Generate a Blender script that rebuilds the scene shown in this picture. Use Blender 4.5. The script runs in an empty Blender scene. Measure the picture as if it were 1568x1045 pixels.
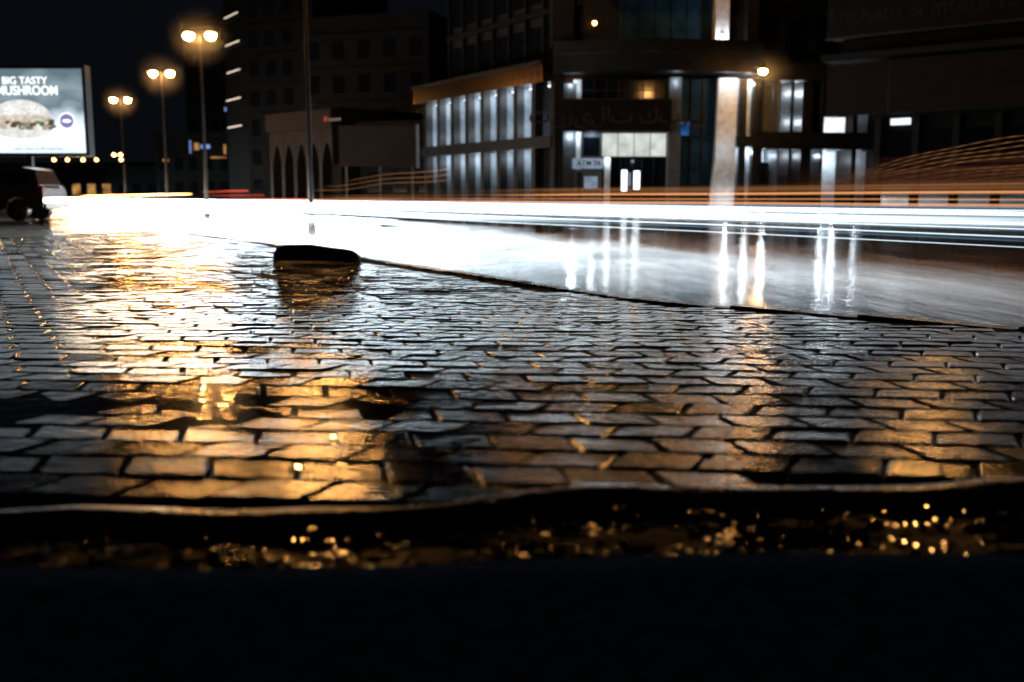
import bpy, bmesh, math, random
from mathutils import Vector, Matrix, noise
random.seed(7)
R=random.random
def U(a,b): return a+(b-a)*random.random()
scene=bpy.context.scene
try:
    scene.view_settings.view_transform='Standard'; scene.view_settings.look='None'
    scene.view_settings.exposure=0
except Exception: pass

# ------------------------------------------------------------------ materials
def nodes_of(name):
    m=bpy.data.materials.new(name); m.use_nodes=True
    nt=m.node_tree; nt.nodes.clear()
    out=nt.nodes.new('ShaderNodeOutputMaterial')
    return m,nt,out
def surf(name,col,rough=.6,metal=0,var=.35,scale=1.5,bump=0.0,bscale=40,ior=1.45,rvar=0.0,coat=0,detail=6,spec=.5):
    m,nt,out=nodes_of(name)
    p=nt.nodes.new('ShaderNodeBsdfPrincipled')
    tc=nt.nodes.new('ShaderNodeTexCoord')
    n=nt.nodes.new('ShaderNodeTexNoise'); n.inputs['Scale'].default_value=scale; n.inputs['Detail'].default_value=detail
    nt.links.new(tc.outputs['Object'],n.inputs['Vector'])
    r=nt.nodes.new('ShaderNodeValToRGB')
    c=Vector(col[:3])
    r.color_ramp.elements[0].position=.3; r.color_ramp.elements[1].position=.72
    r.color_ramp.elements[0].color=(*(c*(1-var)),1); r.color_ramp.elements[1].color=(*(c*(1+var)),1)
    nt.links.new(n.outputs['Fac'],r.inputs['Fac']); nt.links.new(r.outputs['Color'],p.inputs['Base Color'])
    p.inputs['Roughness'].default_value=rough; p.inputs['Metallic'].default_value=metal; p.inputs['IOR'].default_value=ior
    p.inputs['Coat Weight'].default_value=coat; p.inputs['Specular IOR Level'].default_value=spec
    if rvar>0:
        mr=nt.nodes.new('ShaderNodeMapRange'); mr.inputs['From Min'].default_value=.35; mr.inputs['From Max'].default_value=.65
        mr.inputs['To Min'].default_value=max(.02,rough-rvar); mr.inputs['To Max'].default_value=rough+rvar
        n3=nt.nodes.new('ShaderNodeTexNoise'); n3.inputs['Scale'].default_value=scale*1.7; n3.inputs['Detail'].default_value=5
        nt.links.new(tc.outputs['Object'],n3.inputs['Vector'])
        nt.links.new(n3.outputs['Fac'],mr.inputs['Value']); nt.links.new(mr.outputs['Result'],p.inputs['Roughness'])
    if bump>0:
        n2=nt.nodes.new('ShaderNodeTexNoise'); n2.inputs['Scale'].default_value=bscale; n2.inputs['Detail'].default_value=4
        b=nt.nodes.new('ShaderNodeBump'); b.inputs['Distance'].default_value=bump; b.inputs['Strength'].default_value=1
        nt.links.new(tc.outputs['Object'],n2.inputs['Vector']); nt.links.new(n2.outputs['Fac'],b.inputs['Height'])
        nt.links.new(b.outputs['Normal'],p.inputs['Normal'])
    nt.links.new(p.outputs['BSDF'],out.inputs['Surface'])
    return m
def emit(name,col,st,var=0,scale=3):
    m,nt,out=nodes_of(name)
    e=nt.nodes.new('ShaderNodeEmission'); e.inputs['Color'].default_value=(*col,1); e.inputs['Strength'].default_value=st
    if var>0:
        tc=nt.nodes.new('ShaderNodeTexCoord'); n=nt.nodes.new('ShaderNodeTexNoise'); n.inputs['Scale'].default_value=scale
        mr=nt.nodes.new('ShaderNodeMapRange'); mr.inputs['From Min'].default_value=.3; mr.inputs['From Max'].default_value=.7
        mr.inputs['To Min'].default_value=st*(1-var); mr.inputs['To Max'].default_value=st*(1+var)
        nt.links.new(tc.outputs['Object'],n.inputs['Vector']); nt.links.new(n.outputs['Fac'],mr.inputs['Value'])
        nt.links.new(mr.outputs['Result'],e.inputs['Strength'])
    nt.links.new(e.outputs['Emission'],out.inputs['Surface'])
    return m

M={}
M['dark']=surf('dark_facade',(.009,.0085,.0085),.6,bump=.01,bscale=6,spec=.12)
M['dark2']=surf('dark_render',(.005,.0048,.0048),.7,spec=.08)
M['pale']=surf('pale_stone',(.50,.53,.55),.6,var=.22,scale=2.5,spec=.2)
M['grey']=surf('grey_stone',(.07,.08,.09),.5,var=.25,scale=2.5,spec=.2)
M['copper']=surf('brown_metal_cladding',(.030,.015,.008),.22,metal=.8,var=.6,scale=3)
M['glass']=surf('dark_glass',(.003,.004,.006),.08,var=.3,scale=1,spec=.3)
M['blueglass']=surf('blue_glass',(.012,.035,.06),.08,var=.5,scale=1,spec=.4)
M['frame']=surf('metal_frame',(.02,.023,.026),.4,metal=.5,spec=.2)
M['sign_dark']=surf('dark_signboard',(.005,.004,.004),.5,var=.3,spec=.10)
M['sign_brown']=surf('brown_signboard',(.011,.007,.0055),.55,var=.25,scale=.8,spec=.08)
M['steel']=surf('galvanised_steel',(.03,.027,.025),.45,metal=.6,spec=.2)
M['black']=surf('black_plastic',(.012,.012,.013),.4,spec=.2)
M['concrete']=surf('wet_concrete',(.016,.016,.016),.25,var=.3,scale=6,bump=.0015,bscale=60,rvar=.1)
M['panel']=emit('lit_white_panel',(.86,.90,.84),.75,.25,1.2)
M['white_e']=emit('white_light',(.85,.93,1),3)
M['blue_e']=emit('blue_light',(.05,.22,.6),.4,.9,1.2)
M['atm_e']=emit('atm_sign_light',(.5,.62,.8),.40,.3,2)
M['sodium']=emit('sodium_lamp',(1,.47,.13),420)
M['sodium_w']=emit('added_floodlight',(1,.45,.12),130)
M['sodium_s']=emit('sodium_small',(1,.45,.12),25)
M['warm_e']=emit('warm_window',(1,.5,.15),.35,.7,.8)
M['strip_e']=emit('balcony_light_strip',(1,.80,.6),1.6)
M['coldwin']=emit('cold_window',(.3,.45,1),.5,.6,.8)
# added scatter spheres that give the lamps a soft glow, thinning outwards
m,nt,out=nodes_of('lamp_halo'); vs_=nt.nodes.new('ShaderNodeVolumeScatter'); vs_.inputs['Anisotropy'].default_value=.3
tc=nt.nodes.new('ShaderNodeTexCoord'); ln=nt.nodes.new('ShaderNodeVectorMath'); ln.operation='LENGTH'; nt.links.new(tc.outputs['Object'],ln.inputs[0])
mr=nt.nodes.new('ShaderNodeMapRange'); mr.interpolation_type='SMOOTHSTEP'; mr.inputs['From Min'].default_value=0; mr.inputs['From Max'].default_value=1.9; mr.inputs['To Min'].default_value=.028; mr.inputs['To Max'].default_value=0
nt.links.new(ln.outputs['Value'],mr.inputs['Value']); nt.links.new(mr.outputs[0],vs_.inputs['Density'])
nt.links.new(vs_.outputs[0],out.inputs['Volume']); M['halo']=m

# ------------------------------------------------------------------ mesh builder
class Fr:
    def __init__(s,o,e):
        s.o=Vector((o[0],o[1])); d=Vector((e[0]-o[0],e[1]-o[1])); s.L=d.length; s.u=d/s.L; s.n=Vector((s.u.y,-s.u.x))
    def p(s,a,d,z):
        q=s.o+s.u*a+s.n*d; return (q.x,q.y,z)
W=Fr((0,0),(1,0))
class MB:
    def __init__(s,name): s.name=name; s.v=[]; s.f=[]; s.m=[]; s.mats=[]
    def mi(s,mat):
        if mat not in s.mats: s.mats.append(mat)
        return s.mats.index(mat)
    def add(s,vs,fs,mat):
        k=len(s.v); s.v+=[tuple(v) for v in vs]; i=s.mi(mat)
        for f in fs: s.f.append([k+j for j in f]); s.m.append(i)
    def box(s,F,a0,a1,z0,z1,d0,d1,mat):
        vs=[F.p(a,d,z) for z in (z0,z1) for d in (d0,d1) for a in (a0,a1)]
        fs=[(0,1,3,2),(4,6,7,5),(0,4,5,1),(2,3,7,6),(0,2,6,4),(1,5,7,3)]
        s.add(vs,fs,mat)
    def prism(s,F,poly,d0,d1,mat):  # poly in (a,z)
        n=len(poly); vs=[F.p(a,d0,z) for a,z in poly]+[F.p(a,d1,z) for a,z in poly]
        fs=[list(range(n)),list(range(2*n-1,n-1,-1))]+[(i,i+n,(i+1)%n+n,(i+1)%n) for i in range(n)]
        s.add(vs,fs,mat)
    def tube(s,p0,p1,r0,r1,mat,n=10):
        p0=Vector(p0);p1=Vector(p1);d=(p1-p0).normalized()
        a=d.orthogonal().normalized(); b=d.cross(a)
        vs=[]
        for p,r in((p0,r0),(p1,r1)):
            for i in range(n):
                t=2*math.pi*i/n; vs.append(p+a*r*math.cos(t)+b*r*math.sin(t))
        fs=[(i,(i+1)%n,(i+1)%n+n,i+n) for i in range(n)]+[list(range(n))[::-1],list(range(n,2*n))]
        s.add(vs,fs,mat)
    def ell(s,c,r,mat,nu=14,nv=8):
        c=Vector(c); vs=[]
        for j in range(nv+1):
            ph=math.pi*j/nv
            for i in range(nu):
                t=2*math.pi*i/nu
                vs.append((c.x+r[0]*math.sin(ph)*math.cos(t),c.y+r[1]*math.sin(ph)*math.sin(t),c.z+r[2]*math.cos(ph)))
        fs=[(j*nu+i,(j+1)*nu+i,(j+1)*nu+(i+1)%nu,j*nu+(i+1)%nu) for j in range(nv) for i in range(nu)]
        s.add(vs,fs,mat)
    def build(s,parent=None,smooth=False,bevel=0,fix=True):
        me=bpy.data.meshes.new(s.name); me.from_pydata(s.v,[],s.f)
        for m in s.mats: me.materials.append(m)
        me.polygons.foreach_set('material_index',s.m)
        if fix:
            bm=bmesh.new(); bm.from_mesh(me); bmesh.ops.recalc_face_normals(bm,faces=bm.faces); bm.to_mesh(me); bm.free()
        if smooth: me.polygons.foreach_set('use_smooth',[True]*len(me.polygons))
        me.update()
        o=bpy.data.objects.new(s.name,me); scene.collection.objects.link(o)
        if parent: o.parent=parent
        if bevel:
            b=o.modifiers.new('bevel','BEVEL'); b.width=bevel; b.segments=2; b.limit_method='ANGLE'
        return o
def empty(name,loc=(0,0,0)):
    e=bpy.data.objects.new(name,None); e.location=loc; scene.collection.objects.link(e); return e
def finish(mb,par,**k):
    o=mb.build(None,**k); o.parent=par; o.matrix_parent_inverse=Matrix.Translation(par.location).inverted(); return o
def tx(name,body,F,a,z,d,size,mat,par,align='CENTER',ext=.01,sx=1):
    c=bpy.data.curves.new(name,'FONT'); c.body=body; c.size=size; c.align_x=align; c.align_y='CENTER'; c.extrude=ext; c.offset=size*.012
    c.materials.append(mat)
    o=bpy.data.objects.new(name,c); scene.collection.objects.link(o)
    o.matrix_world=Matrix.Translation(F.p(a,d,z))@Matrix(((F.u.x,0,F.n.x,0),(F.u.y,0,F.n.y,0),(0,1,0,0),(0,0,0,1)))@Matrix.Diagonal((sx,1,1,1))
    o.parent=par; o.matrix_parent_inverse=Matrix.Translation(par.location).inverted()
    return o
def plb(name,loc,power,col,par,rad=.08):
    l=bpy.data.lights.new(name,'POINT'); l.energy=power; l.color=col; l.shadow_soft_size=rad
    o=bpy.data.objects.new(name,l); o.location=loc; scene.collection.objects.link(o)
    o.parent=par; o.matrix_parent_inverse=Matrix.Translation(par.location).inverted(); return o

# ------------------------------------------------------------------ world / camera
w=bpy.data.worlds.new("World"); scene.world=w; w.use_nodes=True
nt=w.node_tree; nt.nodes.clear()
wo=nt.nodes.new('ShaderNodeOutputWorld'); sk=nt.nodes.new('ShaderNodeTexSky'); sk.sky_type='NISHITA'; sk.sun_disc=False
sk.sun_elevation=math.radians(-4); sk.sun_rotation=math.radians(200)
b1=nt.nodes.new('ShaderNodeBackground'); b1.inputs['Strength'].default_value=.002
nt.links.new(sk.outputs['Color'],b1.inputs['Color'])
b2=nt.nodes.new('ShaderNodeBackground'); b2.inputs['Color'].default_value=(.0022,.0029,.0042,1); b2.inputs['Strength'].default_value=1
ad=nt.nodes.new('ShaderNodeAddShader'); nt.links.new(b1.outputs[0],ad.inputs[0]); nt.links.new(b2.outputs[0],ad.inputs[1])
nt.links.new(ad.outputs[0],wo.inputs['Surface'])

cam=bpy.data.cameras.new('camera'); co=bpy.data.objects.new('camera',cam); scene.collection.objects.link(co)
CH=.7
co.location=(0,0,CH); co.rotation_euler=(math.radians(90-8.2),0,0)
cam.lens=35; cam.sensor_width=36; cam.clip_end=2000; cam.clip_start=.05
cam.dof.use_dof=True; cam.dof.focus_distance=6.5; cam.dof.aperture_fstop=1.6
scene.camera=co

# ------------------------------------------------------------------ ground + road
def wet_asphalt(name,base,r0,r1,bd,bs,wd=0):
    m,nt,out=nodes_of(name)
    p=nt.nodes.new('ShaderNodeBsdfPrincipled'); tc=nt.nodes.new('ShaderNodeTexCoord')
    n=nt.nodes.new('ShaderNodeTexNoise'); n.inputs['Scale'].default_value=.45; n.inputs['Detail'].default_value=7; n.inputs['Roughness'].default_value=.6
    mp=nt.nodes.new('ShaderNodeMapping'); mp.inputs['Rotation'].default_value=(0,0,math.radians(-26.8)); mp.inputs['Scale'].default_value=(1.5,.35,1)
    nt.links.new(tc.outputs['Object'],mp.inputs['Vector']); nt.links.new(mp.outputs['Vector'],n.inputs['Vector'])
    mr=nt.nodes.new('ShaderNodeMapRange'); mr.inputs['From Min'].default_value=.38; mr.inputs['From Max'].default_value=.62
    mr.inputs['To Min'].default_value=r0; mr.inputs['To Max'].default_value=r1
    nt.links.new(n.outputs['Fac'],mr.inputs['Value']); nt.links.new(mr.outputs['Result'],p.inputs['Roughness'])
    n2=nt.nodes.new('ShaderNodeTexNoise'); n2.inputs['Scale'].default_value=bs; n2.inputs['Detail'].default_value=3
    b=nt.nodes.new('ShaderNodeBump'); b.inputs['Distance'].default_value=bd
    nt.links.new(tc.outputs['Object'],n2.inputs['Vector']); nt.links.new(n2.outputs['Fac'],b.inputs['Height'])
    b3=nt.nodes.new('ShaderNodeBump'); b3.inputs['Distance'].default_value=wd
    n4=nt.nodes.new('ShaderNodeTexNoise'); n4.inputs['Scale'].default_value=2.2; n4.inputs['Detail'].default_value=2
    nt.links.new(mp.outputs['Vector'],n4.inputs['Vector']); nt.links.new(n4.outputs['Fac'],b3.inputs['Height'])
    nt.links.new(b.outputs['Normal'],b3.inputs['Normal']); nt.links.new(b3.outputs['Normal'],p.inputs['Normal'])
    r=nt.nodes.new('ShaderNodeValToRGB'); r.color_ramp.elements[0].color=(base*.7,base*.7,base*.72,1); r.color_ramp.elements[1].color=(base*1.4,base*1.35,base*1.3,1)
    nt.links.new(n2.outputs['Fac'],r.inputs['Fac']); nt.links.new(r.outputs['Color'],p.inputs['Base Color'])
    p.inputs['IOR'].default_value=1.33
    nt.links.new(p.outputs['BSDF'],out.inputs['Surface']); return m
M['road']=wet_asphalt('wet_asphalt',.008,.05,.17,.0008,45,.006)
M['ground']=wet_asphalt('wet_ground',.010,.2,.4,.002,40,0)
g=MB('ground'); g.add([(-900,-300,-.124),(900,-300,-.124),(900,1500,-.124),(-900,1500,-.124)],[(0,1,2,3)],M['ground']); g.build(fix=False)
K=-.504
def rl(c,Y): return (K*Y+c,Y)
g=MB('road')
P=[rl(1,-30),rl(27,-30),rl(27,420),rl(1,420)]
g.add([(x,y,-.12) for x,y in P],[(0,1,2,3)],M['road']); g.build(fix=False)

# far pavement
fp=MB('far_pavement')
ff=Fr(rl(27.0,-20),rl(27.0,300))
fp.box(ff,0,ff.L,-.14,.02,0,.2,M['concrete'])
fp.box(ff,0,ff.L,-.14,.012,.2,60,M['ground'])
fp.build()
med=MB('median_kerb'); fm=Fr(rl(11.2,30),rl(11.2,300))
med.box(fm,0,fm.L,-.13,.03,0,.75,M['concrete']); med.build(bevel=.02)

# ------------------------------------------------------------------ paved footpath
EDGE=[(14,-1.5),(9,1.6),(6,3.4),(2.86,5.6),(.9,7.87),(-1.17,11.7),(-4.3,17.5),(-7.9,23.6),(-8.5,23.9),(-9.3,22.6),(-10.2,20.2),(-12,18.8),(-22,17.2)]
POLY=EDGE+[(-22,-2),(14,-2)]
def inside(x,y,P):
    c=False;j=len(P)-1
    for i in range(len(P)):
        xi,yi=P[i];xj,yj=P[j]
        if (yi>y)!=(yj>y) and x<(xj-xi)*(y-yi)/(yj-yi)+xi: c=not c
        j=i
    return c
def near_edge(x):   # near border of the paving
    return 2.24+.07*math.tanh((x-.0)*3)+.03*math.sin(x*5.2+.7)+.015*math.sin(x*11)+.03*x
def hf(x,y):
    # the footpath falls gently towards the road gutter, then levels out
    t=max(0,min(1,(y-3.7)/4.6)); h=-.100*(t*t*(3-2*t)*.25+t*.75)
    a=min(1,max(0,(y-3)/2))
    h+=.010*noise.noise(Vector((x*.42,y*.5,3.1)))+(.004+.004*a)*noise.noise(Vector((x*1.1,y*1.6,9.7)))
    e=((x+.3)/2.0)**2+((y-3.4)/.42)**2
    h-=.009*math.exp(-e*.9)
    h+=.003*math.exp(-((y-2.75)/.25)**2)
    return max(h,-.116) if y>6 else h
def paver_mat():
    m,nt,out=nodes_of('wet_paver')
    p=nt.nodes.new('ShaderNodeBsdfPrincipled'); tc=nt.nodes.new('ShaderNodeTexCoord')
    at=nt.nodes.new('ShaderNodeAttribute'); at.attribute_name='rnd'
    n=nt.nodes.new('ShaderNodeTexNoise'); n.inputs['Scale'].default_value=1.1; n.inputs['Detail'].default_value=5
    nt.links.new(tc.outputs['Object'],n.inputs['Vector'])
    a=nt.nodes.new('ShaderNodeMath'); a.operation='MULTIPLY_ADD'; a.inputs[1].default_value=.25
    nt.links.new(at.outputs['Fac'],a.inputs[0]); nt.links.new(n.outputs['Fac'],a.inputs[2])
    mr=nt.nodes.new('ShaderNodeMapRange'); mr.inputs['From Min'].default_value=.42; mr.inputs['From Max'].default_value=.8
    mr.inputs['To Min'].default_value=.045; mr.inputs['To Max'].default_value=.17
    nt.links.new(a.outputs[0],mr.inputs['Value']); nt.links.new(mr.outputs['Result'],p.inputs['Roughness'])
    f=nt.nodes.new('ShaderNodeTexNoise'); f.inputs['Scale'].default_value=150; f.inputs['Detail'].default_value=3
    f2=nt.nodes.new('ShaderNodeTexNoise'); f2.inputs['Scale'].default_value=19; f2.inputs['Detail'].default_value=2
    nt.links.new(tc.outputs['Object'],f.inputs['Vector']); nt.links.new(tc.outputs['Object'],f2.inputs['Vector'])
    b=nt.nodes.new('ShaderNodeBump'); b.inputs['Distance'].default_value=.0008; nt.links.new(f.outputs['Fac'],b.inputs['Height'])
    b2=nt.nodes.new('ShaderNodeBump'); b2.inputs['Distance'].default_value=.0025; nt.links.new(f2.outputs['Fac'],b2.inputs['Height'])
    nt.links.new(b.outputs['Normal'],b2.inputs['Normal']); nt.links.new(b2.outputs['Normal'],p.inputs['Normal'])
    r=nt.nodes.new('ShaderNodeValToRGB'); r.color_ramp.elements[0].color=(.003,.0035,.005,1); r.color_ramp.elements[1].color=(.008,.008,.009,1)
    nt.links.new(at.outputs['Fac'],r.inputs['Fac']); nt.links.new(r.outputs['Color'],p.inputs['Base Color'])
    p.inputs['IOR'].default_value=1.42
    nt.links.new(p.outputs['BSDF'],out.inputs['Surface']); return m
M['paver']=paver_mat()
M['joint']=surf('joint_sand',(.005,.005,.005),.75,bump=.004,bscale=80,spec=.1)
PW,PD=.235,.175; gap=.010; sl=.05
ang=math.radians(-6); ca,sa=math.cos(ang),math.sin(ang)
V=[];F=[];RN=[]
rows=range(-30,165)
for r in rows:
    for c in range(-125,95):
        cx0=(c+.5*(r%2))*PW; cy0=r*PD
        cx=cx0*ca-cy0*sa; cy=cx0*sa+cy0*ca
        if cy<1.9 or cy>24.2 or cx<-.62*cy-2.2 or cx>.62*cy+2.2: continue
        if not inside(cx,cy,POLY) : continue
        if cy<near_edge(cx)+.09: continue
        if not (inside(cx+.2,cy,POLY) and inside(cx,cy+.2,POLY)and inside(cx+.12,cy+.12,POLY)): continue
        s=1 if r%2 else -1
        hw=PW/2-gap/2; hd=PD/2-gap/2
        out=[(-hw-s*sl*.5,-hd),(0,-hd+.007*s),(hw-s*sl*.5,-hd),(hw+s*sl*.5,hd),(0,hd+.007*s),(-hw+s*sl*.5,hd)]
        tx_,ty=random.gauss(0,.010),random.gauss(0.006,.016); dz=random.gauss(0,.0013)
        k=len(V)
        for lev,(ins,zz) in enumerate(((0,-.03),(0,-.007),(.011,0),)):
            for (x,y) in out:
                L=math.hypot(x,y); fx=x*(1-ins/L*1.2); fy=y*(1-ins/abs(y)) if abs(y)>.02 else y
                X=cx+fx*ca-fy*sa; Y=cy+fx*sa+fy*ca
                V.append((X,Y,hf(X,Y)+dz+tx_*fx-ty*fy+zz))
        q=random.random()
        for l in (0,1):
            for i in range(6):
                j=(i+1)%6; F.append((k+l*6+i,k+l*6+j,k+l*6+6+j,k+l*6+6+i)); RN.append(q)
        F.append(tuple(k+12+i for i in (0,1,4,5))); F.append(tuple(k+12+i for i in (1,2,3,4))); RN+=[q,q]
me=bpy.data.meshes.new('block_paving'); me.from_pydata(V,[],F); me.materials.append(M['paver'])
at=me.attributes.new('rnd','FLOAT','FACE'); at.data.foreach_set('value',RN)
o=bpy.data.objects.new('block_paving',me); scene.collection.objects.link(o)
# bedding below the blocks (follows the same levels)
V=[];F=[];idx={}
st=.35
for i in range(int(-22/st),int(14/st)+1):
    for j in range(0,int(25/st)+1):
        x,y=i*st,j*st; idx[(i,j)]=len(V); V.append((x,y,hf(x,y)-.014))
for (i,j) in list(idx):
    if (i+1,j+1) in idx:
        x,y=(i+.5)*st,(j+.5)*st
        if inside(x,y,POLY) and y>2.3: F.append((idx[i,j],idx[i+1,j],idx[i+1,j+1],idx[i,j+1]))
me=bpy.data.meshes.new('paving_bed'); me.from_pydata(V,[],F); me.materials.append(M['joint'])
o=bpy.data.objects.new('paving_bed',me); scene.collection.objects.link(o)
# puddle water: one level sheet, flooding only what lies below it
def water(name,sc,dist,rough):
    m,nt,out=nodes_of(name); p=nt.nodes.new('ShaderNodeBsdfPrincipled'); p.inputs['Base Color'].default_value=(.004,.004,.004,1)
    p.inputs['Roughness'].default_value=rough; p.inputs['IOR'].default_value=1.34
    if dist>0:
        tc=nt.nodes.new('ShaderNodeTexCoord'); n=nt.nodes.new('ShaderNodeTexNoise'); n.inputs['Scale'].default_value=sc; n.inputs['Detail'].default_value=2
        b=nt.nodes.new('ShaderNodeBump'); b.inputs['Distance'].default_value=dist
        nt.links.new(tc.outputs['Object'],n.inputs['Vector']); nt.links.new(n.outputs['Fac'],b.inputs['Height']); nt.links.new(b.outputs['Normal'],p.inputs['Normal'])
    nt.links.new(p.outputs['BSDF'],out.inputs['Surface']); return m
M['water']=water('puddle_water',11,.0018,.07)
M['gwater']=water('gutter_water',38,.0013,.03)
M['bead']=water('glint_film',1,0,.035)
g=MB('puddle'); g.add([(x,y,-.0075) for x,y in ((-3.6,2.5),(3.2,2.6),(2.8,3.9),(-3.4,4.1))],[(0,1,2,3)],M['water']); g.build(fix=False)

# kerb stones along the paving edge
kb=MB('kerb')
for a,b_ in zip(EDGE[:-1],EDGE[1:]):
    f=Fr(a,b_); n=max(1,round(f.L/.9)); s=f.L/n
    for i in range(n):
        q=f.p((i+.5)*s,.1,0); z=hf(q[0],q[1])+.006+U(-.004,.004)
        kb.box(f,i*s+.006,(i+1)*s-.006,-.16,z,.15+U(-.004,.004),0,M['concrete'])
kb.build(bevel=.012)

# foreground: broken edge, wet gutter, dark slab
g=MB('gutter')
V=[];Fc=[]
nx,ny=200,40
def slab_edge(x): return 1.86+.05*x+.02*math.sin(x*4)
def gz(x,y): return -.040+.012*noise.noise(Vector((x*3,y*5,1)))+.010*noise.noise(Vector((x*9,y*14,4)))+.008*noise.noise(Vector((x*24,y*30,4)))
for j in range(ny+1):
    for i in range(nx+1):
        x=-4+8*i/nx; y=1.2+1.35*j/ny
        V.append((x,y,gz(x,y)))
for j in range(ny):
    for i in range(nx):
        k=j*(nx+1)+i; Fc.append((k,k+1,k+nx+2,k+nx+1))
M['mud']=surf('wet_gutter_asphalt',(.004,.004,.004),.55,bump=.004,bscale=45,rvar=.1,scale=5,spec=.15)
g.add(V,Fc,M['mud']); g.build(smooth=True,fix=False)
g=MB('gutter_water'); g.add([(-4,1.5,-.040),(4,1.7,-.040),(4,2.6,-.040),(-4,2.4,-.040)],[(0,1,2,3)],M['gwater']); g.build(fix=False)
# shallow wet domes added in the gutter, curved to return each lamp as a glint
g=MB('glint_beads')
for i in range(230):
    x=random.choice((U(-1.2,1.3),U(-1.2,1.3),U(-.65,-.2),U(.35,1.3))); y=U(slab_edge(x)+.02,near_edge(x)-.03)
    r=U(.006,.017); h=r*r/U(.16,.34)
    g.ell((x,y,-.020+U(-.008,.004)),(r*U(.9,1.4),r,h),M['bead'],18,16)
g.build(smooth=True,fix=False)
# edging strip
g=MB('edging_strip')
V=[];Fc=[];n=160
for i in range(n+1):
    x=-4+8*i/n; y0=near_edge(x); t=.05+.012*math.sin(x*7)
    z=hf(x,y0)+.003*noise.noise(Vector((x*6,0,2)))
    for (dy,dz) in ((-.012,-.06),(-.006,-.006),(.004,.001),(t,.002),(t+.02,-.012)): V.append((x,y0+dy,z+dz))
for i in range(n):
    for k in range(4):
        a=i*5+k; Fc.append((a,a+5,a+6,a+1))
g.add(V,Fc,M['concrete']); g.build(smooth=True,fix=False)
# pebbles (one object)
M['pebble']=surf('wet_pebble',(.006,.0055,.005),.10,var=.5,scale=30)
g=MB('gravel')
for i in range(1500):
    x=U(-2,2); y=U(slab_edge(x),near_edge(x)+.02)
    r=U(.004,.010)*(1.5 if R()<.1 else 1)
    g.ell((x,y,-.040+r*U(0,.5)),(r*U(.8,1.6),r*U(.8,1.3),r*U(.5,.8)),M['pebble'],8,6)
g.build(smooth=True,fix=False)
M['slab']=surf('dark_slab',(.025,.055,.13),.9,var=.3,scale=20,bump=.002,bscale=90,spec=0)
g=MB('stone_slab'); V=[];Fc=[];n=80
for i in range(n+1):
    x=-4+8*i/n; y=slab_edge(x)
    for (yy,z) in ((y+.012,-.06),(y+.006,-.012),(y-.01,.002),(y-.12,.004),(.2,.006)): V.append((x,yy,z))
for i in range(n):
    for k in range(4):
        a=i*5+k; Fc.append((a,a+1,a+6,a+5))
g.add(V,Fc,M['slab']); g.build(fix=False,smooth=True)

# concrete wheel stop lying on the paving
g=MB('wheel_stop'); f=Fr((-3.22,13.5),(-1.97,12.9))
L=f.L
sec=[(-.13,0),(-.11,.09),(-.05,.155),(.05,.155),(.11,.09),(.13,0)]
st=[(0,.25,.35),(.08,.8,.8),(.2,1,1.05),(.55,1,1.15),(.85,.95,1),(L-.15,.9,.8),(L-.04,.7,.5),(L,.3,.2)]
V=[]
for a,wd,ht in st:
    for d,z in sec: V.append(f.p(a,d*wd,z*ht*1.1-.108))
Fc=[]
for i in range(len(st)-1):
    for k in range(5):
        a=i*6+k; Fc.append((a,a+1,a+7,a+6))
Fc.append(tuple(range(6))); Fc.append(tuple(range(len(V)-6,len(V))))
M['rubber']=surf('old_dark_concrete',(.02,.016,.014),.45,bump=.02,bscale=18,spec=.5)
g.add(V,Fc,M['rubber']); g.build(bevel=.01)

# ------------------------------------------------------------------ light trails
def trail_mat(name,col,st,gmax=1.0,gexp=2.2,stripes=10.,power=1.0,y0=14):
    m,nt,out=nodes_of(name)
    def math_(op,a=None,b=None):
        n=nt.nodes.new('ShaderNodeMath'); n.operation=op
        for i,v in enumerate((a,b)):
            if v is None: continue
            if isinstance(v,(int,float)): n.inputs[i].default_value=v
            else: nt.links.new(v,n.inputs[i])
        return n.outputs[0]
    uv=nt.nodes.new('ShaderNodeUVMap'); sp=nt.nodes.new('ShaderNodeSeparateXYZ'); nt.links.new(uv.outputs['UV'],sp.inputs[0])
    X,Y=sp.outputs['X'],sp.outputs['Y']
    cmb=nt.nodes.new('ShaderNodeCombineXYZ')
    nt.links.new(math_('MULTIPLY',X,.06),cmb.inputs['X']); nt.links.new(math_('MULTIPLY',Y,stripes),cmb.inputs['Y'])
    n=nt.nodes.new('ShaderNodeTexNoise'); n.inputs['Scale'].default_value=1; n.inputs['Detail'].default_value=2; nt.links.new(cmb.outputs[0],n.inputs['Vector'])
    mr=nt.nodes.new('ShaderNodeMapRange'); mr.inputs['From Min'].default_value=.36; mr.inputs['From Max'].default_value=.64; mr.inputs['To Min'].default_value=.12; mr.inputs['To Max'].default_value=1.5
    nt.links.new(n.outputs['Fac'],mr.inputs['Value'])
    prof=math_('POWER',math_('MULTIPLY',math_('MULTIPLY',math_('SUBTRACT',1.0,Y),Y),4.0),power)
    # headlamps are aimed along the road: the streak is brighter where the vehicles faced this way
    g_=math_('MINIMUM',math_('POWER',math_('DIVIDE',X,y0),gexp),gmax)
    at=nt.nodes.new('ShaderNodeAttribute'); at.attribute_name='fade'
    s_=math_('MULTIPLY',math_('MULTIPLY',math_('MULTIPLY',math_('MULTIPLY',mr.outputs[0],prof),g_),st),at.outputs['Fac'])
    e=nt.nodes.new('ShaderNodeEmission'); e.inputs['Color'].default_value=(*col,1); nt.links.new(s_,e.inputs['Strength'])
    t=nt.nodes.new('ShaderNodeBsdfTransparent'); ad=nt.nodes.new('ShaderNodeAddShader')
    nt.links.new(e.outputs[0],ad.inputs[0]); nt.links.new(t.outputs[0],ad.inputs[1]); nt.links.new(ad.outputs[0],out.inputs['Surface'])
    return m
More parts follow.
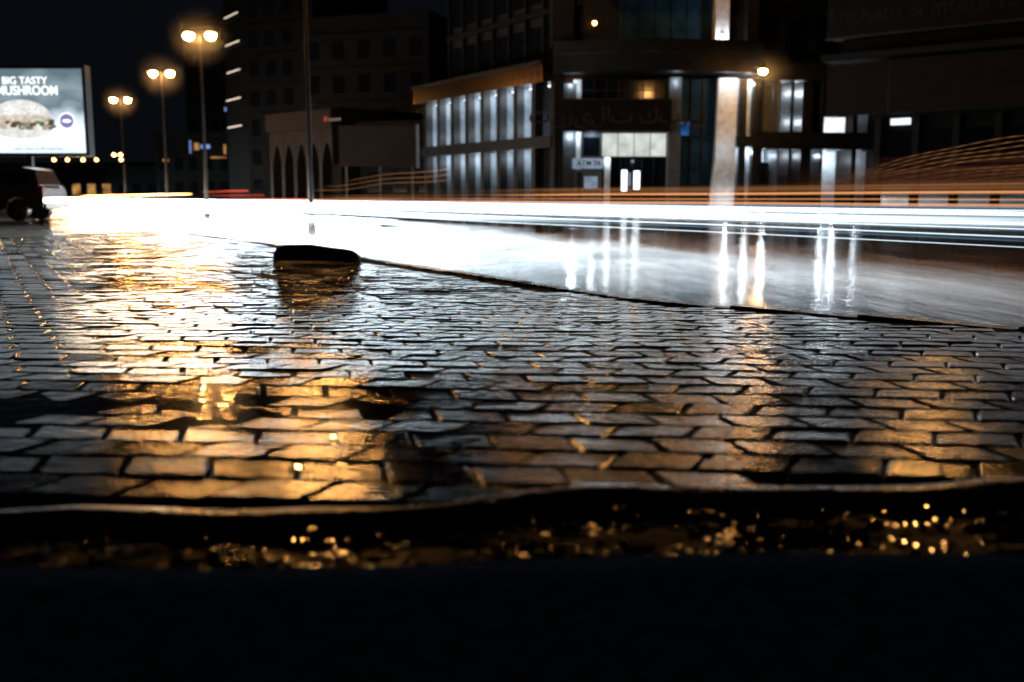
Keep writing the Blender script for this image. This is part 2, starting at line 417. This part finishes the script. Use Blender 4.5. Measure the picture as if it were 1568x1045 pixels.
trails=empty('light_trails')
def trail(c,z,h,mat,Y0,Y1,wob=.004,zf=None,n=70,nm='headlight_trail',fi=.12,dash=0):
    V=[];F=[];FA=[]
    ph=U(0,9)
    for i in range(n+1):
        t=i/n; Y=Y0+(Y1-Y0)*t**1.7
        zz=(zf(Y) if zf else z)+wob*math.sin(Y*.55+ph)
        fa=max(0,min(1,(t+.001)/fi,(1-t)/.1))
        if dash: fa*=.3+.7*(i%2)
        FA+=[fa]*2; V+=[(K*Y+c,Y,zz-h/2),(K*Y+c,Y,zz+h/2)]
    for i in range(n): F.append((2*i,2*i+2,2*i+3,2*i+1))
    me=bpy.data.meshes.new(nm); me.from_pydata(V,[],F); me.materials.append(mat)
    ul=me.uv_layers.new(name='UVMap')
    for p in me.polygons:
        for li in p.loop_indices:
            vi=me.loops[li].vertex_index; ul.data[li].uv=(V[vi][1],vi%2)
    a=me.attributes.new('fade','FLOAT','POINT'); a.data.foreach_set('value',FA)
    o=bpy.data.objects.new(nm,me); scene.collection.objects.link(o); o.parent=trails
Tw=trail_mat('trail_white',(.75,.91,1),3.6,18,3.4,16,y0=17)
Tw2=trail_mat('trail_white_thin',(.72,.89,1),2.2,10,1.7,2,y0=12)
Tb=trail_mat('trail_blue',(.30,.55,.85),.40,6,1.5,3)
To=trail_mat('trail_orange',(1,.40,.15),.75,3,.6,4)
Tod=trail_mat('trail_orange_dim',(1,.40,.13),.12,1.2,.3,8)
Tm=trail_mat('trail_marker',(1,.42,.14),.34,1.2,.3,2)
Thz=trail_mat('trail_haze',(1,.33,.14),.035,1,.2,9)
Tr=trail_mat('trail_red',(1,.12,.05),1.5,1,.1,2)
Tg=trail_mat('trail_glare',(1,.78,.50),44,1.5,.5,5,y0=40)
Tgo=trail_mat('trail_glare_orange',(1,.45,.13),34,1.5,.5,5,y0=40)
# near carriageway
trail(7.6,.33,.014,Tw2,2,140); trail(7.9,.37,.03,Tb,2,140); trail(8.9,.36,.020,Tw2,2,150); trail(9.3,.41,.05,Tb,2,150)
trail(9.9,.40,.016,Tw2,2,150); trail(10.5,.42,.012,Tw2,2,160); trail(10.7,.37,.02,Tb,2,150)
# main white band
trail(13.2,.38,.14,Tw,2,170); trail(13.6,.49,.04,Tw2,2,170); trail(14.6,.55,.05,Tb,2,170); trail(14.9,.46,.08,Tw,2,170); trail(14.2,.52,.02,Tw2,2,170)
# approach glare further up the road
trail(7.4,.22,.12,Tw,14,120,fi=.35); trail(8.2,.36,.12,Tw,14,120,fi=.3); trail(9.0,.5,.08,Tw,16,130,fi=.3)
trail(6.2,.38,.20,Tg,28,110,fi=.3); trail(7.0,.55,.12,Tg,32,120,fi=.3); trail(5.2,.28,.14,Tgo,30,100,fi=.3); trail(4.4,.50,.16,Tg,44,105); trail(3.6,.68,.06,Tgo,42,100)
trail(8.2,.85,.05,Tgo,44,110)
# tail-lamp and indicator streaks on the far carriageway
trail(19.5,.80,.06,To,6,41,nm='taillight_trail'); trail(18.6,.66,.03,To,6,60,nm='taillight_trail'); trail(20.4,.98,.03,Tod,6,55,nm='taillight_trail')
trail(17.6,.56,.07,To,5,80,nm='taillight_trail'); trail(21,.80,.10,Tod,6,70,nm='taillight_trail'); trail(17.2,.46,.05,Tod,5,80,nm='taillight_trail')
trail(16.3,.44,.03,To,5,45,nm='taillight_trail'); trail(19,.92,.25,Tod,5,40,nm='taillight_trail')
trail(16,1.15,.10,Tr,66,82,nm='taillight_trail'); trail(16,.85,.05,Tr,62,80,nm='taillight_trail'); trail(15,.62,.04,Tr,50,70,nm='taillight_trail')
# high side-marker lights of a bus
for k in range(5):
    zt=1.82-.09*k
    def zf(Y,zt=zt,k=k): return zt-(.030-.002*k)*max(0,(Y-17.0))**2-.012*math.sin(Y*3+k)
    trail(18.2,0,.022,Tm,5,23.2-.3*k,wob=.006,zf=zf,nm='marker_trail',n=170,dash=1)
for k in range(5):
    zt=1.34-.07*k
    def zf(Y,zt=zt,k=k): return zt-.016*max(0,(Y-16.5))**2+.015*math.sin(Y*2+k)
    trail(18.3,0,.014,Tm,5,21.5-k*.6,wob=.01,zf=zf,nm='marker_trail',n=170,dash=1)
trail(18.4,1.15,.8,Thz,5,24,nm='marker_trail',fi=.3)
for k in range(3):
    trail(16.8,0,.03,Tm,38,50+3*k,zf=lambda Y,k=k:1.8-.2*k-.022*(Y-38)+.05*math.sin(Y*.6),nm='marker_trail')

# ------------------------------------------------------------------ corner commercial building
cold=(.76,.89,1.0)
bld=empty('corner_commercial_building',(6,62,0))
A=(-6.34,74); B=(2.38,60); C=(14.65,60); D=(34,63)
fa=Fr(A,B)
g=MB('left_wing')
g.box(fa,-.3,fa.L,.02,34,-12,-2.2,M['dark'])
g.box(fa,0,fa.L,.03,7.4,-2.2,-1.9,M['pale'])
nb=8; bw=fa.L/nb
for i in range(nb+1):
    a=i*bw
    g.box(fa,a-.22,a+.22,.03,7.4,-.55,.0,M['dark'])
    g.box(fa,a-.10,a+.10,.03,7.39,-1.9,-.55,M['grey'])
g.box(fa,-.4,fa.L-.0,3.65,4.33,-1.89,.12,M['dark'])
g.box(fa,-.4,fa.L-.0,7.4,8.45,-2.2,.7,M['copper'])
g.box(fa,-.4,fa.L-.0,8.45,8.6,-2.2,.9,M['dark'])
for i in range(nb*3):
    a=i*bw/3+.1; g.box(fa,a,a+.06,7.42,8.43,.7,.74,M['copper'])
for i in range(nb):
    a=i*bw
    g.prism(fa,[(a+.35,.1),(a+1.0,.1),(a+.55,3.5),(a+.30,3.5)],-1.3,-1.2,M['grey'])
    g.box(fa,a+1.2,a+bw-.2,.1,2.5,-1.895,-1.84,M['glass'])
    g.box(fa,a+.10,a+.40,4.4,7.38,-1.895,-1.5,M['dark'])
for fl in range(7):
    z=9.4+fl*3.4
    for i in range(8):
        a=i*bw+.4
        g.box(fa,a,a+bw-.8,z,z+2.0,-2.2,-2.19,M['glass'])
        g.box(fa,a-.3,a-.12,z-1,z+2.4,-2.2,-1.9,M['dark2'])
    g.box(fa,0,fa.L,z-.85,z-.55,-2.2,-1.8,M['dark2'])
finish(g,bld)
for i in range(nb):
    a=(i+.5)*bw
    plb('downlight',fa.p(a,-.8,7.0),250*U(.75,1.25),cold,bld)
    plb('uplight',fa.p(a,-.7,4.9),150*U(.75,1.25),cold,bld)
    plb('downlight',fa.p(a+U(-.3,.3),-.8,3.2),200*U(.5,1.3),cold,bld)
g=MB('downlight_fittings')
for i in range(nb):
    a=(i+.5)*bw; p=fa.p(a,-.5,7.3); g.ell(p,(.10,.10,.06),M['white_e'],8,6)
finish(g,bld)
# corner facade
fb=Fr(B,C)
g=MB('corner_bay')
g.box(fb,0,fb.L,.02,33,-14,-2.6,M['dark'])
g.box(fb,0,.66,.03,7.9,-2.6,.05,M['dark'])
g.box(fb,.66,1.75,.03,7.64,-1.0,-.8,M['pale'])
g.box(fb,1.75,6.9,6.4,7.64,-1.0,-.9,M['glass'])
for k in range(8): 
    a=1.75+k*.735; g.box(fb,a,a+.05,6.4,7.64,-.9,-.84,M['frame'])
g.box(fb,1.75,6.9,7.0,7.05,-.9,-.85,M['frame'])
g.box(fb,.68,7.0,4.58,6.4,-.9,.25,M['sign_dark'])
g.box(fb,.66,7.02,6.36,6.44,.25,.30,M['frame']); g.box(fb,.66,7.02,4.54,4.62,.25,.30,M['frame'])
g.box(fb,3.02,6.88,3.15,4.5,-.8,-.7,M['panel'])
for k in range(5):
    a=3.0+k*.965; g.box(fb,a-.02,a+.02,3.12,4.52,-.7,-.66,M['grey'])
g.box(fb,1.75,3.0,.03,4.55,-1.3,-1.1,M['grey'])
g.box(fb,1.95,2.9,3.2,4.3,-1.1,-1.07,M['glass'])
# cash machine
g.box(fb,1.25,3.1,2.42,3.02,-.8,-.35,M['atm_e']); 
g.box(fb,1.35,3.0,.05,2.35,-.8,-.45,M['grey']); g.box(fb,1.95,2.75,1.25,1.95,-.45,-.43,M['atm_e']); g.box(fb,1.85,2.85,1.0,1.15,-.45,-.3,M['frame'])
g.box(fb,1.5,1.8,.6,2.2,-.45,-.42,M['frame'])
# entrance
g.box(fb,3.15,3.5,.03,3.1,-1.0,-.5,M['pale']); g.box(fb,3.5,6.9,.03,3.1,-1.6,-1.5,M['glass'])
g.box(fb,4.3,4.62,1.1,2.35,-1.5,-1.46,M['white_e']); g.box(fb,4.70,4.86,1.4,2.2,-1.5,-1.46,M['atm_e']); g.box(fb,5.05,5.40,1.2,2.3,-1.5,-1.46,M['white_e'])
for a in (4.2,4.9,5.5,6.2): g.box(fb,a,a+.06,.03,3.1,-1.5,-1.4,M['frame'])
g.box(fb,6.9,7.62,.03,7.7,-1.0,-.1,M['grey'])
# blue curtain wall
g.box(fb,7.62,9.75,.03,7.7,-1.2,-1.1,M['blueglass'])
for k in range(4): g.box(fb,7.62+k*.7,7.68+k*.7,.03,7.7,-1.1,-1.0,M['frame'])
for k in range(8): g.box(fb,7.62,9.75,.5+k*.95,.56+k*.95,-1.1,-1.02,M['frame'])
g.box(fb,7.70,8.28,4.4,5.2,-1.09,-1.06,M['blue_e'])
# tall lit pier with flared foot
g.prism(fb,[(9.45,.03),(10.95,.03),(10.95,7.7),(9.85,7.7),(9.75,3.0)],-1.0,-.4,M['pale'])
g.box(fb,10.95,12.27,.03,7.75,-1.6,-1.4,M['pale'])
g.box(fb,11.1,11.5,.03,7.6,-.5,-.2,M['frame']); g.box(fb,11.9,12.2,.03,7.6,-.5,-.2,M['frame'])
g.box(fb,10.95,12.27,3.7,4.3,-1.4,-.1,M['dark'])
# balcony band and upper storeys
n=16
for i in range(n):
    t0=i/n;t1=(i+1)/n
    d0=.1+1.3*math.sin(math.pi*t0); d1=.1+1.3*math.sin(math.pi*t1)
    V=[fb.p(t0*fb.L,d0,7.9),fb.p(t1*fb.L,d1,7.9),fb.p(t1*fb.L,d1,9.7),fb.p(t0*fb.L,d0,9.7),fb.p(t0*fb.L,-2.6,7.9),fb.p(t1*fb.L,-2.6,7.9),fb.p(t1*fb.L,-2.6,9.7),fb.p(t0*fb.L,-2.6,9.7)]
    g.add(V,[(0,1,2,3),(4,7,6,5),(0,4,5,1),(3,2,6,7)],M['dark'])
    V=[fb.p(t0*fb.L,d0+.05,8.9),fb.p(t1*fb.L,d1+.05,8.9),fb.p(t1*fb.L,d1+.05,9.0),fb.p(t0*fb.L,d0+.05,9.0)]
    g.add(V,[(0,1,2,3)],M['frame'])
for fl in range(7):
    z=10+fl*3.3
    for k in range(9):
        a=1.6+k*.95; g.box(fb,a,a+.85,z,z+2.6,-2.6,-2.58,M['blueglass'])
    g.box(fb,0,fb.L,z+2.75,z+3.1,-2.6,-1.9,M['dark2'])
g.box(fb,9.8,10.6,9.7,33,-2.6,-1.6,M['pale']); g.box(fb,11.6,12.27,9.7,33,-2.6,-1.2,M['dark'])
g.box(fb,0,1.3,9.7,33,-2.6,-1.0,M['dark'])
finish(g,bld)
M['sign_txt']=surf('sign_lettering',(.030,.014,.012),.4,spec=.1)
tx('sign_lettering','\u062A\u0646\u0632\u064A\u0644\u0627\u062A \u0643\u0628\u0631\u0649',fb,3.8,5.45,.26,1.3,M['sign_txt'],bld)
tx('shop_lettering','ATM 24',fb,2.2,2.72,-.34,.42,M['sign_dark'],bld)
for a,d,z,pw in ((1.2,-.45,7.3,25),(1.2,-.4,4.3,55),(2.4,-.6,4.4,30),(3.3,-.2,2.9,18),(7.25,.15,7.4,20),(10.4,.25,7.5,62),(10.3,.35,.6,26),(11.7,-.9,7.4,45),(11.7,-.9,3.4,45),(10.2,.6,3.6,24),(5,-1.0,2.9,10)):
    plb('wall_light',fb.p(a,d,z),pw,cold,bld)
plb('wall_light',fb.p(10.2,-1.1,9.95),110,(1,.94,.98),bld,.12)
g=MB('wall_light_fitting'); g.ell(fb.p(10.2,-1.45,10.0),(.16,.14,.40),M['white_e'],8,6); g.ell(fb.p(2.55,-1.5,11.0),(.12,.12,.12),M['sodium_s'],8,6)
for a,z in ((-1.2,16.8),(3.0,17.5),(7.6,16.2),(11.0,16.8)):  # floodlights added out of view, for orange glints in the foreground
    g.box(fb,a-.3,a+.3,z+.05,z+.35,-1.0,.6,M['steel']); g.ell(fb.p(a,.75,z),(.3,.25,.2),M['sodium_w'],10,6)
finish(g,bld)
# right wing
fd=Fr(C,D); g=MB('right_wing')
g.box(fd,0,fd.L,.02,32,-12,-2.4,M['dark'])
g.box(fd,0,fd.L,.03,7.5,-2.4,-2.1,M['pale'])
g.box(fd,0,fd.L,7.5,8.5,-2.4,.4,M['dark'])
g.box(fd,0,fd.L,3.55,4.55,-2.1,.1,M['dark'])
for a,wd,mt in ((0,.2,'frame'),(1.15,.12,'grey'),(1.9,.2,'dark'),(2.65,.65,'dark'),(3.9,.15,'frame'),(5.9,.3,'dark'),(7.9,.3,'dark'),(9.9,.3,'dark')):
    g.box(fd,a,a+wd,.03,7.5,-2.1,-.1,M[mt])
g.box(fd,3.3,4.2,4.6,7.4,-1.2,-1.1,M['blueglass']); g.box(fd,4.3,5.9,5.6,7.4,-1.2,-1.1,M['glass'])
g.box(fd,.3,1.1,4.6,7.4,-1.0,-.9,M['grey'])
g.box(fd,.3,1.1,.03,2.8,-1.2,-1.1,M['blueglass'])
M['lit_e']=emit('lit_shopfront',(.85,.93,1),1.3,.2,2)
g.box(fd,4.35,5.8,4.6,5.5,-1.0,-.9,M['lit_e']); g.box(fd,2.0,2.7,.3,2.6,-2.08,-2.0,M['glass'])
for fl in range(6):
    z=9.6+fl*3.3
    for k in range(9): g.box(fd,.4+k*2,1.9+k*2,z,z+2.0,-2.4,-2.39,M['glass'])
    g.box(fd,0,fd.L,z+2.4,z+2.7,-2.4,-1.9,M['dark2'])
finish(g,bld)
for a,z,pw in ((.8,6.9,50),(1.55,6.9,230),(2.4,6.9,260),(1.55,5.2,150),(2.4,5.2,170),(3.6,3.2,50),(.8,3.2,60),(1.55,3.2,90),(2.4,3.2,90),(4.6,3.2,80),(5.4,3.0,60),(6.8,6.9,30),(6.8,3.1,30)):
    plb('downlight',fd.p(a,-1.2,z),pw,cold,bld)
# wall-mounted sodium floodlight
fl_=empty('wall_floodlight',(14.1,57.5,8.3)); g=MB('lamp_arm'); g.tube((14.1,59.9,8.2),(14.1,57.6,8.0),.05,.04,M['steel']); g.box(Fr((13.85,57.5),(14.35,57.5)),0,.5,7.80,7.98,-.25,.25,M['steel'])
g.ell((14.1,57.5,7.72),(.22,.22,.16),M['sodium'],10,6); finish(g,fl_)
g=MB('lamp_halo'); g.ell((0,0,0),(1.95,1.95,1.95),M['halo'],24,16); o=g.build(smooth=True); o.location=(0,-.3,-.55); o.parent=fl_

# ------------------------------------------------------------------ right-hand building with sign boards
rb=empty('signboard_building',(20,48,0))
fe=Fr((15.4,50),(26,41.3)); g=MB('walls')
g.box(fe,2.2,22,.02,22,-9,-1.0,M['dark2']); g.box(fe,.3,2.2,7.3,22,-9,-1.0,M['dark2'])
g.box(fe,0,9.0,4.7,7.0,-.5,0,M['sign_brown']); g.box(fe,0,9.0,4.62,4.72,-.05,.08,M['dark']); g.box(fe,0,9.0,6.98,7.08,-.05,.08,M['dark'])
g.box(fe,3.0,3.06,4.7,7.0,0,.03,M['frame'])
g.box(fe,0,14,8.3,11.5,-1,.3,M['sign_dark']); g.box(fe,0,14,8.2,8.32,.3,.4,M['frame'])
g.box(fe,9.2,14,4.4,7.4,-.8,.1,M['sign_brown'])
g.box(fe,-.1,13,7.2,7.5,-1,.6,M['dark']); 
for k in range(7): g.box(fe,2.2+k*1.8,2.5+k*1.8,.02,4.5,-1.0,-.7,M['dark'])
for k in range(6): g.box(fe,2.55+k*1.8,3.95+k*1.8,.3,3.9,-.99,-.95,M['glass'])
g.box(fe,3.0,3.9,4.12,4.42,-.7,-.55,M['lit_e'])
for fl in range(3):
    for k in range(6): g.box(fe,1+k*2.2,2.6+k*2.2,12.3+fl*3,14.2+fl*3,-1.0,-.98,M['glass'])
finish(g,rb)
M['sign_dim']=surf('dim_lettering',(.020,.017,.016),.6,spec=.05); 
tx('sign_lettering','kitchens & interiors',fe,4.3,9.2,.32,1.05,M['sign_dim'],rb); tx('shop_lettering','HOME  GALLERY',fe,6.0,5.85,.02,.6,M['sign_dim'],rb)

# ------------------------------------------------------------------ background buildings on the left
def block(name,a,b,h,dep,mat,wins=True,fh=3.1,ww=1.2,lit=0,litm='warm_e'):
    f=Fr(a,b); e=empty(name,(a[0],a[1],0)); g=MB('walls')
    g.box(f,0,f.L,0,h,-dep,0,mat); g.box(f,-.2,f.L+.2,h,h+.35,-dep-.2,.25,M['dark2'])
    if wins:
        nf=int((h-1)/fh); nw=int(f.L/2.2)
        for i in range(nf):
            for k in range(nw):
                a0=(k+.5)*f.L/nw-ww/2; z=1.1+i*fh
                m=M[litm] if R()<lit else M['glass']
                g.box(f,a0,a0+ww,z,z+1.6,0,.02,m); g.box(f,a0-.1,a0+ww+.1,z-.12,z,0,.12,M['dark2'])
            g.box(f,0,f.L,(i+1)*fh+.1,(i+1)*fh+.3,0,.18,M['dark2'])
    finish(g,e); return e,f
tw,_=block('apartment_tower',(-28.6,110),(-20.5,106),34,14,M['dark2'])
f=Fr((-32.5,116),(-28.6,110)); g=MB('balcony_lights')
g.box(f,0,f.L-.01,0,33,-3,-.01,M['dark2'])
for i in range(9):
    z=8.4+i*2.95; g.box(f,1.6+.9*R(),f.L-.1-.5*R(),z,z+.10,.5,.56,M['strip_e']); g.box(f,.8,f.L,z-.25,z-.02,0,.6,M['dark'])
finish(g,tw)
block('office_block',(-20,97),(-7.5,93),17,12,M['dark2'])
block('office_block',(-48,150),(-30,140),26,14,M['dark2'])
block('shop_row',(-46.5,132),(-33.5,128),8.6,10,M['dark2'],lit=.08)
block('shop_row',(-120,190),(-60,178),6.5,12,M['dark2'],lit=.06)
block('shop_row',(-75,150),(-48,150),5,8,M['dark2'],lit=.08)
re,_=block('arcaded_restaurant',(-19.4,84),(-13.2,78),7.2,9,M['dark2'],wins=False)
f=Fr((-19.4,84),(-13.2,78)); g=MB('arcade')
n=5; bw=f.L/n
for i in range(n):
    a=i*bw; 
    g.box(f,a,a+.35,0,6.0,0,.8,M['sign_brown'])
    for s in range(8):
        t0=s/8*(bw-.35); t1=(s+1)/8*(bw-.35); hw=(bw-.35)/2
        def az(t): q=abs(t-hw)/hw; return 3.2+1.7*(1-q**1.8)
        g.prism(f,[(a+.35+t0,az(t0)),(a+.35+t1,az(t1)),(a+.35+t1,6.0),(a+.35+t0,6.0)],.1,.78,M['sign_brown'])
g.box(f,-.2,f.L+.2,6.0,7.4,.0,1.0,M['sign_brown'])
finish(g,re)
M['red_e']=emit('red_sign_light',(1,.12,.06),.4); M['dimw_e']=emit('dim_sign_light',(.9,.8,.75),.20)
g=MB('sign_mark'); g.box(f,f.L-.6,f.L-.25,6.45,6.8,1.02,1.06,M['red_e']); finish(g,re)
tx('sign_lettering','Restaurant',f,f.L+.75,6.55,1.05,.36,M['dimw_e'],re)
# brown hoarding
hb=empty('hoarding',(-12.3,72,0)); f=Fr((-12.3,72),(-6.7,72)); g=MB('board')
g.box(f,0,f.L,2.9,5.75,-.25,0,M['sign_brown']); g.box(f,f.L-.12,f.L+.05,2.8,5.85,-.3,.05,M['grey'])
for a in (.4,2.8,5.1): g.box(f,a,a+.15,0,2.9,-.2,-.05,M['steel'])
for k in range(5): g.box(f,0,f.L,3.3+k*.5,3.32+k*.5,0,.015,M['dark'])
finish(g,hb)
block('shop_row',(-14,80),(-5.5,77),6.2,9,M['dark2'])
# lit shop signs far left
g=MB('lit_shop_sign')
for a,z,wd,h,mt in ((-40.6,6.2,.25,1.6,'coldwin'),(-40.0,6.6,.6,.9,'warm_e'),(-39.2,6.8,1.2,.5,'coldwin'),(-36.3,6.1,.3,1.2,'warm_e'),(-35.6,6.5,1.6,.35,'warm_e'),(-36.0,11.4,.5,.5,'coldwin'),(-35.6,10.8,.3,.3,'white_e'),(-38,5.6,2,.2,'warm_e'),(-44,5.2,.8,.3,'warm_e')):
    g.box(W,a,a+wd,z,z+h,-127.5,-127.4,M[mt])
g.build()

# ------------------------------------------------------------------ street lamps
def lamp(x,y,h=9.5,dbl=True,sc=1,ang=0,arm=.55,em=None,side=1,halo=0):
    e=empty('street_lamp',(x,y,0)); em=em or M['sodium']
    g=MB('pole'); g.tube((x,y,-.1),(x,y,.5),.16,.15,M['steel']); g.tube((x,y,.5),(x,y,h+.15),.10,.055,M['steel'])
    dirs=(1,-1) if dbl else (side,)
    for s in dirs:
        dx,dy=math.cos(ang)*s,math.sin(ang)*s
        p1=(x+dx*arm,y+dy*arm,h+.22)
        g.tube((x,y,h),p1,.045,.04,M['steel'])
        g.ell((p1[0]+dx*.1,p1[1]+dy*.1,h+.22),(.42*sc,.2*sc,.10*sc),M['steel'],12,6)
    finish(g,e,smooth=False)
    g=MB('lamp_lens')
    for s in dirs:
        dx,dy=math.cos(ang)*s,math.sin(ang)*s
        g.ell((x+dx*(arm+.1),y+dy*(arm+.1),h+.08),(.28*sc,.24*sc,.24*sc),em,12,8)
    finish(g,e,smooth=True)
    if halo:
        g=MB('lamp_halo'); g.ell((0,0,0),(halo,halo,halo),M['halo'],24,16); o=g.build(smooth=True); o.location=(0,0,h); o.parent=e
lamp(-17.0,56,9.35,arm=.5,halo=1.95); lamp(-25.0,73,9.4,arm=.5,halo=1.95); lamp(-35.9,93.5,9.5,arm=.55,halo=1.95)
lamp(-7.6,38,9.7,arm=.55)
lamp(-78,200,9.0,sc=1.3,em=M['sodium_s'])
for x in (-103,-100,-96.5,-93.5,-88): lamp(x,226,9.0,sc=1.3,em=M['sodium_s'],dbl=False)
lamp(16.6,29,10.0,dbl=False,side=-1,arm=4.2)

# ------------------------------------------------------------------ billboard
bb=empty('billboard',(-21.5,45,0))
f=Fr((-24.4,45),(-18.9,45)); L=f.L; Z0,Z1=2.66,6.3
g=MB('frame_and_posts')
g.box(f,-.15,L+.15,Z0-.15,Z1+.15,-.5,-.02,M['black'])
for a,b_,c_,d_ in ((-.15,L+.15,Z0-.15,Z0),(-.15,L+.15,Z1,Z1+.15),(-.15,0,Z0,Z1),(L,L+.15,Z0,Z1)): g.box(f,a,b_,c_,d_,-.02,.08,M['black'])
for a in (.6,2.7): g.box(f,a,a+.25,-.12,Z0-.15,-.4,-.15,M['steel'])
finish(g,bb)
m,nt,out=nodes_of('billboard_screen'); e=nt.nodes.new('ShaderNodeEmission'); tc=nt.nodes.new('ShaderNodeTexCoord'); sp=nt.nodes.new('ShaderNodeSeparateXYZ')
nt.links.new(tc.outputs['Generated'],sp.inputs[0]); r=nt.nodes.new('ShaderNodeValToRGB'); 
els=r.color_ramp.elements; els[0].position=0; els[0].color=(.65,.80,.95,1); els[1].position=1; els[1].color=(.09,.13,.155,1)
x=els.new(.30); x.color=(.80,.92,1,1); x=els.new(.62); x.color=(.11,.15,.18,1); x=els.new(.76); x.color=(.19,.25,.28,1)
n=nt.nodes.new('ShaderNodeTexNoise'); n.inputs['Scale'].default_value=5; n.inputs['Detail'].default_value=1; nt.links.new(tc.outputs['Generated'],n.inputs['Vector'])
a=nt.nodes.new('ShaderNodeMath'); a.operation='MULTIPLY_ADD'; a.inputs[1].default_value=.45; a.inputs[2].default_value=-.22; nt.links.new(n.outputs['Fac'],a.inputs[0])
a2=nt.nodes.new('ShaderNodeMath'); a2.operation='ADD'; nt.links.new(a.outputs[0],a2.inputs[0]); nt.links.new(sp.outputs['Z'],a2.inputs[1])
nt.links.new(a2.outputs[0],r.inputs['Fac']); nt.links.new(r.outputs['Color'],e.inputs['Color']); e.inputs['Strength'].default_value=1.5; nt.links.new(e.outputs[0],out.inputs['Surface']); M['screen']=m
g=MB('screen'); g.add([f.p(0,0,Z0),f.p(L,0,Z0),f.p(L,0,Z1),f.p(0,0,Z1)],[(0,1,2,3)],M['screen']); finish(g,bb,fix=False)
E={k:emit('screen_'+k,c,s,v,sc) for k,c,s,v,sc in (('bun',(.86,.84,.80),1.0,.18,3),('patty',(.22,.13,.09),.5,.5,9),('sauce',(.75,.62,.50),.7,.4,8),('green',(.25,.33,.18),.6,.4,9),('white',(.95,.98,1),1.6,0,1),('purple',(.30,.28,.62),.8,0,1),('cream',(.85,.75,.62),.8,.3,5))}
g=MB('burger_picture')
def disc(cx,cz,rx,rz,d,mat,t0=0,t1=2*math.pi,n=40):
    P=[(cx+rx*math.cos(t0+(t1-t0)*i/n),cz+rz*math.sin(t0+(t1-t0)*i/n)) for i in range(n+1)]
    if t1-t0>6: P=P[:-1]
    g.add([f.p(a,d,z) for a,z in P],[tuple(range(len(P)))],mat)
bx,bz=2.7,4.15
disc(bx,bz-.46,1.30,.40,.004,E['bun'])
for k in range(60):
    a=bx+U(-1.35,1.35); disc(a,bz-.20+U(-.22,.16),U(.10,.24),U(.06,.12),.006+.0008*k,random.choice([E['patty'],E['sauce'],E['green'],E['cream'],E['patty']]),n=14)
disc(bx,bz+.0,1.36,.82,.060,E['bun'],0,math.pi,n=40)
disc(bx,bz+.03,1.34,.14,.062,E['cream'])
for k in range(26): disc(bx+U(-.9,.9),bz+U(.2,.55),.05,.02,.064,E['white'],n=8)
disc(4.72,4.05,.36,.36,.066,E['white']); disc(4.72,4.05,.31,.31,.068,E['purple']); disc(4.72,4.05,.2,.07,.07,E['white'])
finish(g,bb,fix=False)
tx('headline','BIG TASTY',f,2.95,5.78,.03,.44,E['white'],bb,sx=.95); tx('headline','MUSHROOM',f,3.05,5.35,.03,.56,E['white'],bb,sx=.85)
tx('caption','new  now in all branches',f,3.4,2.85,.03,.22,E['sauce'],bb)

# ------------------------------------------------------------------ parked car
car=empty('parked_car',(-19,36,0))
cf=Fr((-21.2,35.2),(-16.4,35.2)); g=MB('body'); zb=-.10
M['paint']=surf('brown_car_paint',(.045,.026,.018),.25,metal=.5,var=.1,coat=.8)
low=[(0,.55),(.02,.95),(.25,1.08),(1.2,1.18),(4.55,1.22),(4.74,1.15),(4.80,.8),(4.78,.45),(4.45,.38),(4.33,.38)]
def arch(cx): return [(cx+.44*math.cos(t),.40+.42*math.sin(t)) for t in [math.pi*i/10 for i in range(0,11)]]
low+= arch(3.86)+[(3.3,.36),(1.4,.36)]+arch(.95)+[(.3,.38)]
g.prism(cf,[(a,z+zb) for a,z in low],-1.9,0,M['paint'])
gp=[(1.15,1.18),(1.95,1.76),(2.4,1.86),(4.0,1.86),(4.45,1.78),(4.66,1.22)]
n=len(gp); V=[cf.p(a,-.06-.18*(z-1.18)/.68,z+zb) for a,z in gp]+[cf.p(a,-1.84+.18*(z-1.18)/.68,z+zb) for a,z in gp]
g.add(V,[tuple(range(n)),tuple(range(2*n-1,n-1,-1))]+[(i,i+n,(i+1)%n+n,(i+1)%n) for i in range(n)],M['paint'])
finish(g,car,bevel=.03)
g=MB('windows_and_trim')
def win(poly,m=M['glass'],o=.012):
    g.add([cf.p(a,-.06-.18*(z-1.18)/.68+o,z+zb) for a,z in poly],[tuple(range(len(poly)))],m)
win([(1.4,1.24),(1.98,1.68),(2.55,1.72),(2.55,1.24)]); win([(2.63,1.24),(2.63,1.72),(3.45,1.72),(3.50,1.24)]); win([(3.58,1.24),(3.53,1.72),(4.12,1.68),(4.38,1.26)])
g.box(cf,1.2,4.6,zb+.60,zb+.66,.0,.02,M['black']); g.box(cf,2.2,4.2,zb+1.90,zb+1.93,-.4,-.36,M['steel'])
for a in (2.9,3.7): g.box(cf,a,a+.16,zb+1.02,zb+1.05,.0,.03,M['steel'])
g.box(cf,1.45,1.68,zb+1.2,zb+1.36,-.05,.16,M['paint'])
M['tail']=surf('tail_lamp_lens',(.12,.01,.01),.15); g.box(cf,4.60,4.80,zb+.92,zb+1.18,-.25,.012,M['tail']); g.box(cf,4.5,4.86,zb+.42,zb+.60,-1.85,-.05,M['black'])
finish(g,car,bevel=.008)
g=MB('wheels')
for a in (.95,3.86):
    for d0,d1 in ((-.24,.02),(-1.9,-1.66)):
        p0=cf.p(a,d0,zb+.36); p1=cf.p(a,d1,zb+.36); g.tube(p0,p1,.375,.375,M['black'],28)
        if d1>0:
            g.tube(cf.p(a,.02,zb+.36),cf.p(a,.03,zb+.36),.25,.24,M['steel'],24)
            for k in range(6):
                t=k*math.pi/3; g.tube(cf.p(a,.035,zb+.36),cf.p(a+.22*math.cos(t),.035,zb+.36+.22*math.sin(t)),.03,.02,M['black'],6)
finish(g,car,smooth=False)
